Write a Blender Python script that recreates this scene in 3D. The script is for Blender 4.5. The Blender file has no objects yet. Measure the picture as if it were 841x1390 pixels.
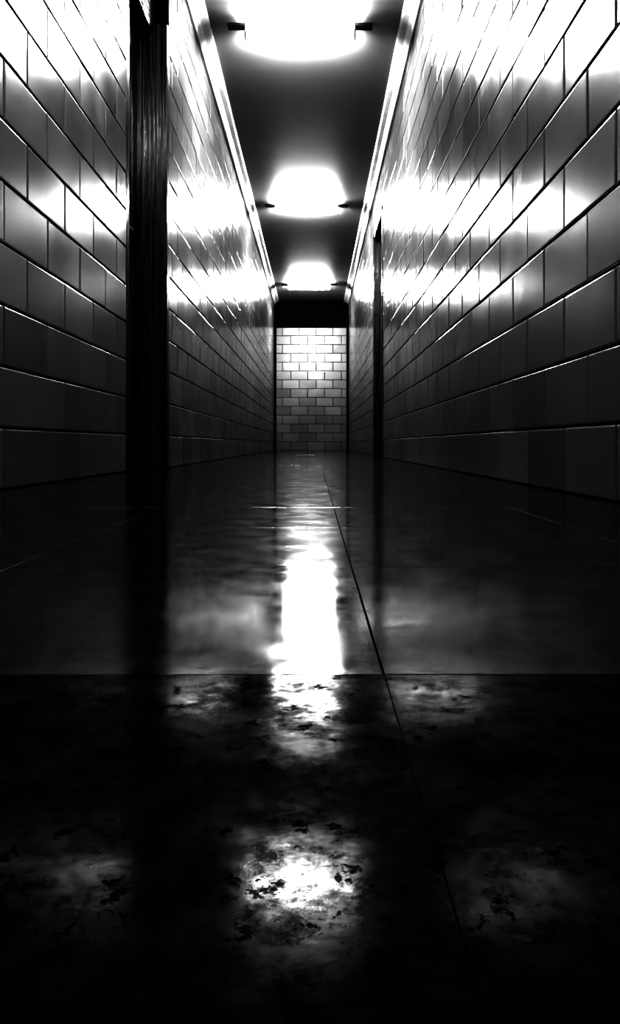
import bpy, math, random
from mathutils import Vector
random.seed(7)
sc = bpy.context.scene
H = 2.545; ROWS = 17; CH = H/ROWS; TW = 0.285
XL1, XL2, XR = -0.76, -0.69, 0.575
YB, YE = -3.0, 12.25
CAMH = 0.11

# ---------------- materials ----------------
def newmat(name):
    m = bpy.data.materials.new(name); m.use_nodes = True
    nt = m.node_tree; b = nt.nodes["Principled BSDF"]
    return m, nt, b
def noise(nt, scale, detail=4, rough=0.5, vec=None, sc3=None):
    tc = nt.nodes.new("ShaderNodeTexCoord")
    mp = nt.nodes.new("ShaderNodeMapping")
    nt.links.new(tc.outputs["Object"], mp.inputs[0])
    if sc3: mp.inputs["Scale"].default_value = sc3
    n = nt.nodes.new("ShaderNodeTexNoise")
    n.inputs["Scale"].default_value = scale
    n.inputs["Detail"].default_value = detail
    n.inputs["Roughness"].default_value = rough
    nt.links.new(mp.outputs[0], n.inputs["Vector"])
    return n
def rng(nt, src, a, b, c, d):
    r = nt.nodes.new("ShaderNodeMapRange")
    for k, v in zip(("From Min","From Max","To Min","To Max"), (a,b,c,d)):
        r.inputs[k].default_value = v
    nt.links.new(src, r.inputs["Value"]); return r.outputs[0]
def math_(nt, op, a, b):
    m = nt.nodes.new("ShaderNodeMath"); m.operation = op
    for i, v in enumerate((a, b)):
        if isinstance(v, (int, float)): m.inputs[i].default_value = v
        else: nt.links.new(v, m.inputs[i])
    return m.outputs[0]
def grey(nt, val, sock):
    c = nt.nodes.new("ShaderNodeCombineColor")
    for i in range(3): nt.links.new(val, c.inputs[i])
    nt.links.new(c.outputs[0], sock)
def bump(nt, h, dist, strength, b, prev=None):
    bp = nt.nodes.new("ShaderNodeBump")
    bp.inputs["Distance"].default_value = dist
    bp.inputs["Strength"].default_value = strength
    nt.links.new(h, bp.inputs["Height"])
    if prev: nt.links.new(prev, bp.inputs["Normal"])
    nt.links.new(bp.outputs[0], b.inputs["Normal"])
    return bp.outputs[0]

def tile_mat(name, base, r0, r1):
    m, nt, b = newmat(name)
    at = nt.nodes.new("ShaderNodeAttribute"); at.attribute_name = "tint"
    n1 = noise(nt, 2.0, 3, 0.5)
    v = rng(nt, n1.outputs[0], 0.3, 0.7, base*0.8, base*1.15)
    v = math_(nt, "MULTIPLY", v, at.outputs["Fac"])
    grey(nt, v, b.inputs["Base Color"])
    n2 = noise(nt, 6, 2, 0.4)
    nt.links.new(rng(nt, n2.outputs[0], 0.3, 0.7, r0, r1), b.inputs["Roughness"])
    n3 = noise(nt, 7, 1, 0.3)
    p = bump(nt, n3.outputs[0], 0.006, 0.2, b)
    n4 = noise(nt, 140, 2, 0.5)
    bump(nt, n4.outputs[0], 0.0003, 0.15, b, p)
    b.inputs["IOR"].default_value = 1.65
    return m
M_tile = tile_mat("glazed_tile", 0.16, 0.20, 0.27)
M_mortar, nt, b = newmat("dark_mortar")
n = noise(nt, 60, 4); grey(nt, rng(nt, n.outputs[0], 0.3, 0.7, 0.002, 0.006), b.inputs["Base Color"])
b.inputs["Roughness"].default_value = 0.95
b.inputs["Specular IOR Level"].default_value = 0.05

def floor_mat(name, ior, r0, r1, s0, s1, d0, d1, spkmax, dsc, spa=0.58, spb=0.68, sps=130, scuff=0.01):
    m, nt, b = newmat(name)
    at = nt.nodes.new("ShaderNodeAttribute"); at.attribute_name = "tint"
    n1 = noise(nt, 18, 8, 0.7)
    v = math_(nt, "MULTIPLY", rng(nt, n1.outputs[0], 0.35, 0.75, 0.002, 0.010), at.outputs["Fac"])
    grey(nt, v, b.inputs["Base Color"])
    n2 = noise(nt, 24, 6, 0.65)
    nt.links.new(rng(nt, n2.outputs[0], 0.35, 0.68, r0, r1), b.inputs["Roughness"])
    n5 = noise(nt, 60, 9, 0.78)
    nt.links.new(rng(nt, n5.outputs[0], 0.40, 0.60, s0, s1), b.inputs["Specular IOR Level"])
    n3 = noise(nt, 9, 2, 0.5)
    p = bump(nt, n3.outputs[0], 0.0004, 0.2, b)
    n4 = noise(nt, 110, 4, 0.6)
    bump(nt, n4.outputs[0], 0.0002, 0.2, b, p)
    b.inputs["IOR"].default_value = ior
    # matt dirt / worn polish breaking up the gloss, with pale dusty scuffs
    dd = nt.nodes.new("ShaderNodeBsdfDiffuse")
    n8 = noise(nt, 45, 8, 0.8, sc3=(1.0, 0.6, 1))
    grey(nt, rng(nt, n8.outputs[0], 0.56, 0.72, 0.0015, scuff), dd.inputs["Color"])
    mx = nt.nodes.new("ShaderNodeMixShader")
    n6 = noise(nt, dsc, 10, 0.76)
    n7 = noise(nt, sps, 6, 0.7)
    dirt = rng(nt, n6.outputs[0], 0.40, 0.66, d0, d1)
    spk = rng(nt, n7.outputs[0], spa, spb, 0.0, spkmax)
    dirt = math_(nt, "MAXIMUM", dirt, spk)
    nt.links.new(dirt, mx.inputs[0]); nt.links.new(b.outputs[0], mx.inputs[1]); nt.links.new(dd.outputs[0], mx.inputs[2])
    nt.links.new(mx.outputs[0], nt.nodes["Material Output"].inputs["Surface"])
    return m
M_floor = floor_mat("polished_floor_tile", 1.6, 0.09, 0.18, 0.50, 0.75, 0.0, 0.34, 0.5, 20)
M_floor2 = floor_mat("worn_floor_tile", 1.45, 0.10, 0.21, 0.02, 0.18, 0.34, 0.93, 0.93, 22, 0.54, 0.62, 75, 0.05)

M_ceil, nt, b = newmat("ceiling_paint")
n = noise(nt, 2.5, 5); grey(nt, rng(nt, n.outputs[0], 0.3, 0.7, 0.22, 0.25), b.inputs["Base Color"])
b.inputs["Roughness"].default_value = 0.55
b.inputs["Specular IOR Level"].default_value = 0.4
n = noise(nt, 120, 4); bump(nt, n.outputs[0], 0.001, 0.2, b)

M_trim, nt, b = newmat("white_gloss_trim")
n = noise(nt, 6, 4); grey(nt, rng(nt, n.outputs[0], 0.3, 0.7, 0.45, 0.6), b.inputs["Base Color"])
b.inputs["Roughness"].default_value = 0.3

M_black, nt, b = newmat("black_gloss_wood")
n = noise(nt, 5, 5, 0.6, sc3=(16, 16, 0.4))
grey(nt, rng(nt, n.outputs[0], 0.45, 0.7, 0.002, 0.05), b.inputs["Base Color"])  # paler vertical streaks in the base colour imitate reflected sheen
nt.links.new(rng(nt, n.outputs[0], 0.35, 0.65, 0.15, 0.4), b.inputs["Roughness"])
bump(nt, n.outputs[0], 0.008, 0.8, b)
b.inputs["Specular IOR Level"].default_value = 0.6

M_matte, nt, b = newmat("black_matte")
n = noise(nt, 20, 4)
grey(nt, rng(nt, n.outputs[0], 0.35, 0.7, 0.002, 0.006), b.inputs["Base Color"])
b.inputs["Roughness"].default_value = 0.8
b.inputs["Specular IOR Level"].default_value = 0.05

M_metal, nt, b = newmat("brushed_metal")
n = noise(nt, 40, 3); grey(nt, rng(nt, n.outputs[0], 0.3, 0.7, 0.35, 0.5), b.inputs["Base Color"])
b.inputs["Metallic"].default_value = 1; b.inputs["Roughness"].default_value = 0.3

M_cap, nt, b = newmat("fitting_end_cap")
n = noise(nt, 30, 3); grey(nt, rng(nt, n.outputs[0], 0.3, 0.7, 0.01, 0.02), b.inputs["Base Color"])
b.inputs["Roughness"].default_value = 0.5

M_lamp, nt, b = newmat("lit_diffuser")
b.inputs["Base Color"].default_value = (0.8, 0.8, 0.8, 1)
b.inputs["Emission Color"].default_value = (1, 1, 1, 1)
n = noise(nt, 4, 2)
nt.links.new(rng(nt, n.outputs[0], 0.3, 0.7, 380, 410), b.inputs["Emission Strength"])

# ---------------- mesh builder ----------------
class MB:
    def __init__(s): s.v=[]; s.f=[]; s.m=[]; s.t=[]
    def face(s, pts, m=0, t=1.0):
        i=len(s.v); s.v += [tuple(p) for p in pts]
        s.f.append(tuple(range(i, i+len(pts)))); s.m.append(m); s.t.append(t)
    def box(s, x0,x1,y0,y1,z0,z1, m=0, t=1.0, bev=0.0):
        e=bev
        # chamfered box by loops along z
        def ring(z, k):
            return [(x0+k,y0+k+0,z),(x1-k,y0+k,z),(x1-k,y1-k,z),(x0+k,y1-k,z)]
        if e<=0:
            R=[ring(z0,0), ring(z1,0)]
        else:
            R=[ring(z0,e), ring(z0+e,0), ring(z1-e,0), ring(z1,e)]
        s.face(R[0][::-1], m, t); s.face(R[-1], m, t)
        for a,bq in zip(R[:-1],R[1:]):
            for i in range(4):
                j=(i+1)%4
                s.face([a[i],a[j],bq[j],bq[i]], m, t)
    def tile(s, O,U,V,N,u0,u1,v0,v1,gap,dep,bev,tilt,m=0,t=1.0,fix=None):
        g=gap/2; u0+=g;u1-=g;v0+=g;v1-=g
        if u1-u0<0.02 or v1-v0<0.02: return
        uc=(u0+u1)/2; vc=(v0+v1)/2
        ta=random.gauss(0,tilt); tb=random.gauss(0,tilt)
        if fix: ta,tb=fix
        def P(u,v,h): return O+U*u+V*v+N*h
        def T(u,v): return P(u,v,dep+(u-uc)*ta+(v-vc)*tb)
        def T2(u,v): return P(u,v,dep-bev*0.7+(u-uc)*ta+(v-vc)*tb)
        o=[(u0,v0),(u1,v0),(u1,v1),(u0,v1)]
        q=bev*0.35
        md=[(u0+q,v0+q),(u1-q,v0+q),(u1-q,v1-q),(u0+q,v1-q)]
        w=[(u0+bev,v0+bev),(u1-bev,v0+bev),(u1-bev,v1-bev),(u0+bev,v1-bev)]
        L=[[P(a,b_,-0.002) for a,b_ in o],[T2(a,b_) for a,b_ in o],
           [P(a,b_,dep-bev*0.2+(a-uc)*ta+(b_-vc)*tb) for a,b_ in md],[T(a,b_) for a,b_ in w]]
        flip = U.cross(V).dot(N) < 0
        def F(p): s.face(p[::-1] if flip else p, m, t)
        F(L[-1])
        for a,b2 in zip(L[:-1],L[1:]):
            for i in range(4):
                j=(i+1)%4
                F([a[i],a[j],b2[j],b2[i]])
    def cyl(s, c, axis, r, l, m=0, n=20):
        ax=Vector(axis).normalized()
        a=ax.orthogonal().normalized(); b_=ax.cross(a); c=Vector(c)
        r0=[c-ax*l/2+(a*math.cos(2*math.pi*i/n)+b_*math.sin(2*math.pi*i/n))*r for i in range(n)]
        r1=[p+ax*l for p in r0]
        s.face(r0[::-1],m); s.face(r1,m)
        for i in range(n):
            j=(i+1)%n; s.face([r0[i],r0[j],r1[j],r1[i]],m)
    def obj(s, name, mats, parent=None):
        me=bpy.data.meshes.new(name); me.from_pydata(s.v,[],s.f)
        for m in mats: me.materials.append(m)
        for p,mi in zip(me.polygons,s.m): p.material_index=mi
        at=me.attributes.new("tint","FLOAT","FACE")
        at.data.foreach_set("value", s.t)
        me.update()
        o=bpy.data.objects.new(name, me); sc.collection.objects.link(o)
        if parent: o.parent=parent
        return o

Z=Vector((0,0,1)); Y=Vector((0,1,0)); X=Vector((1,0,0))
DEP=0.005
def courses(mb, O,U,N, ua,ub, hole=None, off=0.0, tint=1.0):
    for r in range(ROWS):
        v0=r*CH; v1=v0+CH
        sh = off + (TW/2 if r%2 else 0)
        k=math.floor((ua-sh)/TW)
        u=sh+k*TW
        while u<ub:
            a=max(u,ua); b_=min(u+TW,ub)
            segs=[(a,b_,v0,v1)] if b_-a>0.02 else []
            if hole:
                h0,h1,hz=hole; out=[]
                for (p,q,w0,w1) in segs:
                    if w0>=hz or q<=h0 or p>=h1: out.append((p,q,w0,w1)); continue
                    if p<h0: out.append((p,h0,w0,w1))
                    if q>h1: out.append((h1,q,w0,w1))
                    if w1>hz+0.02: out.append((max(p,h0),min(q,h1),hz,w1))
                segs=out
            for (p,q,w0,w1) in segs:
                mb.tile(O,U,Z,N,p,q,w0,w1,0.005,DEP,0.004,0.0045,1,tint*random.uniform(0.72,1.15))
            u+=TW

# left wall (steps in slightly past the service door)
D1a,D1b,D1h = 2.90,3.40,2.06
D2a,D2b,D2h = 6.07,6.97,2.12
w=MB(); T=0.16
w.box(XL1-T,XL1,YB,D1a,0,H); w.box(XL1-T,XL1,D1a,D1b,D1h,H)
w.box(XL1-T,XL2,D1b,YE,0,H)
courses(w, Vector((XL1,0,0)),Y,X,YB,D1b,(D1a,D1b+0.5,D1h),0.05)
courses(w, Vector((XL2,0,0)),Y,X,D1b,YE,None,0.05)
w.obj("wall_left",[M_mortar,M_tile])
# right wall
w=MB()
w.box(XR,XR+T,YB,D2a,0,H); w.box(XR,XR+T,D2a,D2b,D2h,H); w.box(XR,XR+T,D2b,YE,0,H)
courses(w, Vector((XR,0,0)),Y,-X,YB,YE,(D2a,D2b,D2h),0.231)
w.obj("wall_right",[M_mortar,M_tile])
# back wall
w=MB(); w.box(XL1-T,XR+T,YE,YE+T,0,H)
courses(w, Vector((XL2,YE,0)),X,-Y,0,XR-XL2,None,0.0,0.85)
w.obj("wall_back",[M_mortar,M_tile])
w=MB(); w.box(XL1-T,XR+T,YB-T,YB,0,H)
courses(w, Vector((XL1,YB,0)),X,Y,0,XR-XL1,None,0.0)
w.obj("wall_front",[M_mortar,M_tile])
# ceiling
w=MB(); w.box(XL1-T,XR+T,YB-T,YE+T,H,H+0.1); w.obj("ceiling",[M_ceil])
# floor
w=MB(); w.box(XL1-T,XR+T,YB-T,YE+T,-0.1,-0.003)
S=0.305; x0=0.033; y0=0.343
for i in range(-4,3):
    for j in range(-12,41):
        xa=x0+i*S; xb=xa+S; ya=y0+j*S; yb=ya+S
        xa=max(xa,XL1-T); xb=min(xb,XR+T); yb=min(yb,YE+T)
        if xb-xa<0.02 or yb-ya<0.02: continue
        near=j<0
        if j==0: ya+=0.0022
        g=0.00008 if near else (0.0009 if j==0 else 0.0006)
        fix=(0.0,0.005) if j==-1 else None
        w.tile(Vector((0,0,-0.003)),X,Y,Z,xa,xb,ya,yb,g,0.003,0.0003 if near else 0.0004,0.0 if near else 0.0003,
               2 if near else 1,random.uniform(0.7,1.3),fix)
w.obj("floor",[M_mortar,M_floor,M_floor2])

# cornices
def cornice(name, parts):
    w=MB()
    for (xw,sgn,ya,yb) in parts:
        prof=[(0,0),(0.0,-0.085),(0.018,-0.085),(0.024,-0.06),(0.045,-0.042),(0.075,-0.030),(0.085,-0.022),(0.085,0)]
        P=[[(xw+sgn*(a-0.0),y,H+b_) for a,b_ in prof] for y in (ya,yb)]
        n=len(prof)
        for i in range(n):
            j=(i+1)%n
            q=[P[0][i],P[0][j],P[1][j],P[1][i]]
            w.face(q if sgn<0 else q[::-1])
        w.face(P[0]); w.face(P[1][::-1])
    return w.obj(name,[M_trim])
cornice("trim_1",[(XL1,1,YB,D1b),(XL2,1,D1b,YE)])
cornice("trim_2",[(XR,-1,YB,YE)])
# dark band across the end wall's top, dark strips down its corners
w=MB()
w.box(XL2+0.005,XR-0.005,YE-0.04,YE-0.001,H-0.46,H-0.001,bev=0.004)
w.obj("end_wall_band",[M_matte])
w=MB(); w.box(XL2+0.005,XL2+0.04,YE-0.035,YE-0.001,0,H-0.46,bev=0.004); w.obj("end_wall_strip_1",[M_matte])
w=MB(); w.box(XR-0.04,XR-0.005,YE-0.035,YE-0.001,0,H-0.46,bev=0.004); w.obj("end_wall_strip_2",[M_matte])

# doors
def empty(name):
    e=bpy.data.objects.new(name,None); sc.collection.objects.link(e); return e
def door(name, xw, inw, ya, yb, h, setback, lip, farx=None):
    """inw: +1 if room lies in +x of the wall"""
    e=empty(name)
    def bx(mb,d0,d1,y_0,y_1,z0,z1,bev=0.003,m=0):
        a=xw+inw*d0; c=xw+inw*d1
        mb.box(min(a,c),max(a,c),y_0,y_1,z0,z1,m,1.0,bev)
    fr=MB(); fw=0.045
    far=lip if farx is None else farx
    bx(fr,-setback-0.05,lip,ya,ya+fw,0.001,h)
    bx(fr,-setback-0.05,far,yb-fw,yb,0.001,h)
    bx(fr,-setback-0.05,lip,ya,yb,h-fw,h)
    # rebate stops
    bx(fr,-setback,-setback+0.02,ya+fw,ya+fw+0.015,0.001,h-fw)
    bx(fr,-setback,-setback+0.02,yb-fw-0.015,yb-fw,0.001,h-fw)
    fr.obj("frame",[M_black],e)
    lf=MB(); y_0=ya+fw+0.002; y_1=yb-fw-0.002; L=y_1-y_0; st=min(0.11,L*0.22)
    bx(lf,-setback-0.04,-setback-0.012,y_0,y_1,0.008,h-fw-0.003,0)
    for (z0,z1) in ((0.008,0.22),(0.95,1.08),(h-fw-0.13,h-fw-0.003)):
        bx(lf,-setback-0.012,-setback,y_0+st,y_1-st,z0,z1,0.003)
    bx(lf,-setback-0.012,-setback,y_0,y_0+st,0.008,h-fw-0.003)
    bx(lf,-setback-0.012,-setback,y_1-st,y_1,0.008,h-fw-0.003)
    lf.obj("leaf",[M_black],e)
    hd=MB()
    cx=xw-inw*(setback-0.004); cy=y_0+st/2
    hd.cyl((cx,cy,1.02),(1,0,0),0.024,0.008)
    hd.cyl((xw-inw*(setback-0.022),cy,1.02),(1,0,0),0.008,0.036)
    hd.cyl((xw-inw*(setback-0.040),cy+0.04,1.02),(0,1,0),0.009,0.10)
    hd.obj("handle",[M_metal],e)
    hg=MB()
    for z in (0.25,1.1,h-0.3):
        hg.cyl((xw-inw*(setback-0.006),y_1-0.004,z),(0,0,1),0.007,0.09)
    hg.obj("hinges",[M_metal],e)
door("door_1",XL1,1,D1a,D1b,D1h,0.06,0.006,XL2-XL1+0.006)
door("door_2",XR,-1,D2a,D2b,D2h,0.06,0.012)

# ceiling lights (batten fittings across the corridor)
def lamp(cy, cx=-0.085):
    w=MB(); L=0.31
    # dark spine, ends drawn out to stand in for the end-cap shadow wedges
    w.box(cx-L-0.11,cx+L+0.11,cy-0.025,cy+0.025,H-0.020,H-0.0005,2,1,0.003)
    def profile(r, d0, dz):
        p=[(r,-0.0225)]
        for i in range(13):
            a=math.pi*i/12
            p.append((r*math.cos(a), d0-dz*math.sin(a)))
        return p+[(-r,-0.0225)]
    def extr(prof,xa,xb,m):
        P=[[(x,cy+a,H+b_) for a,b_ in prof] for x in (xa,xb)]
        n=len(prof)
        for i in range(n):
            j=(i+1)%n
            w.face([P[0][i],P[0][j],P[1][j],P[1][i]],m)
        w.face(P[0][::-1],m); w.face(P[1],m)
    extr(profile(0.062,-0.03,0.055),cx-L,cx+L,1)
    for s in (-1,1):
        a=cx+s*L; c=cx+s*(L+0.010)
        extr(profile(0.064,-0.03,0.055),min(a,c),max(a,c),2)
    w.obj("ceiling_light",[M_trim,M_lamp,M_cap])
for cy in (1.04,4.2,7.36,11.0): lamp(cy)

# world: enclosed, essentially dark
wd=bpy.data.worlds.new("World"); sc.world=wd; wd.use_nodes=True
wd.node_tree.nodes["Background"].inputs[0].default_value=(0,0,0,1)

# camera
cd=bpy.data.cameras.new("Camera"); cam=bpy.data.objects.new("Camera",cd)
sc.collection.objects.link(cam); sc.camera=cam
cam.location=(0,0,CAMH); cam.rotation_euler=(math.radians(90),0,0)
cd.sensor_fit='HORIZONTAL'; cd.sensor_width=36; cd.lens=982/841*36
cd.shift_x=-6.5/841; cd.shift_y=-92/841; cd.clip_start=0.01

vs=sc.view_settings
vs.view_transform='Standard'
try: vs.look='None'
except Exception as ex: print(ex)
vs.exposure=0.0; vs.gamma=0.36
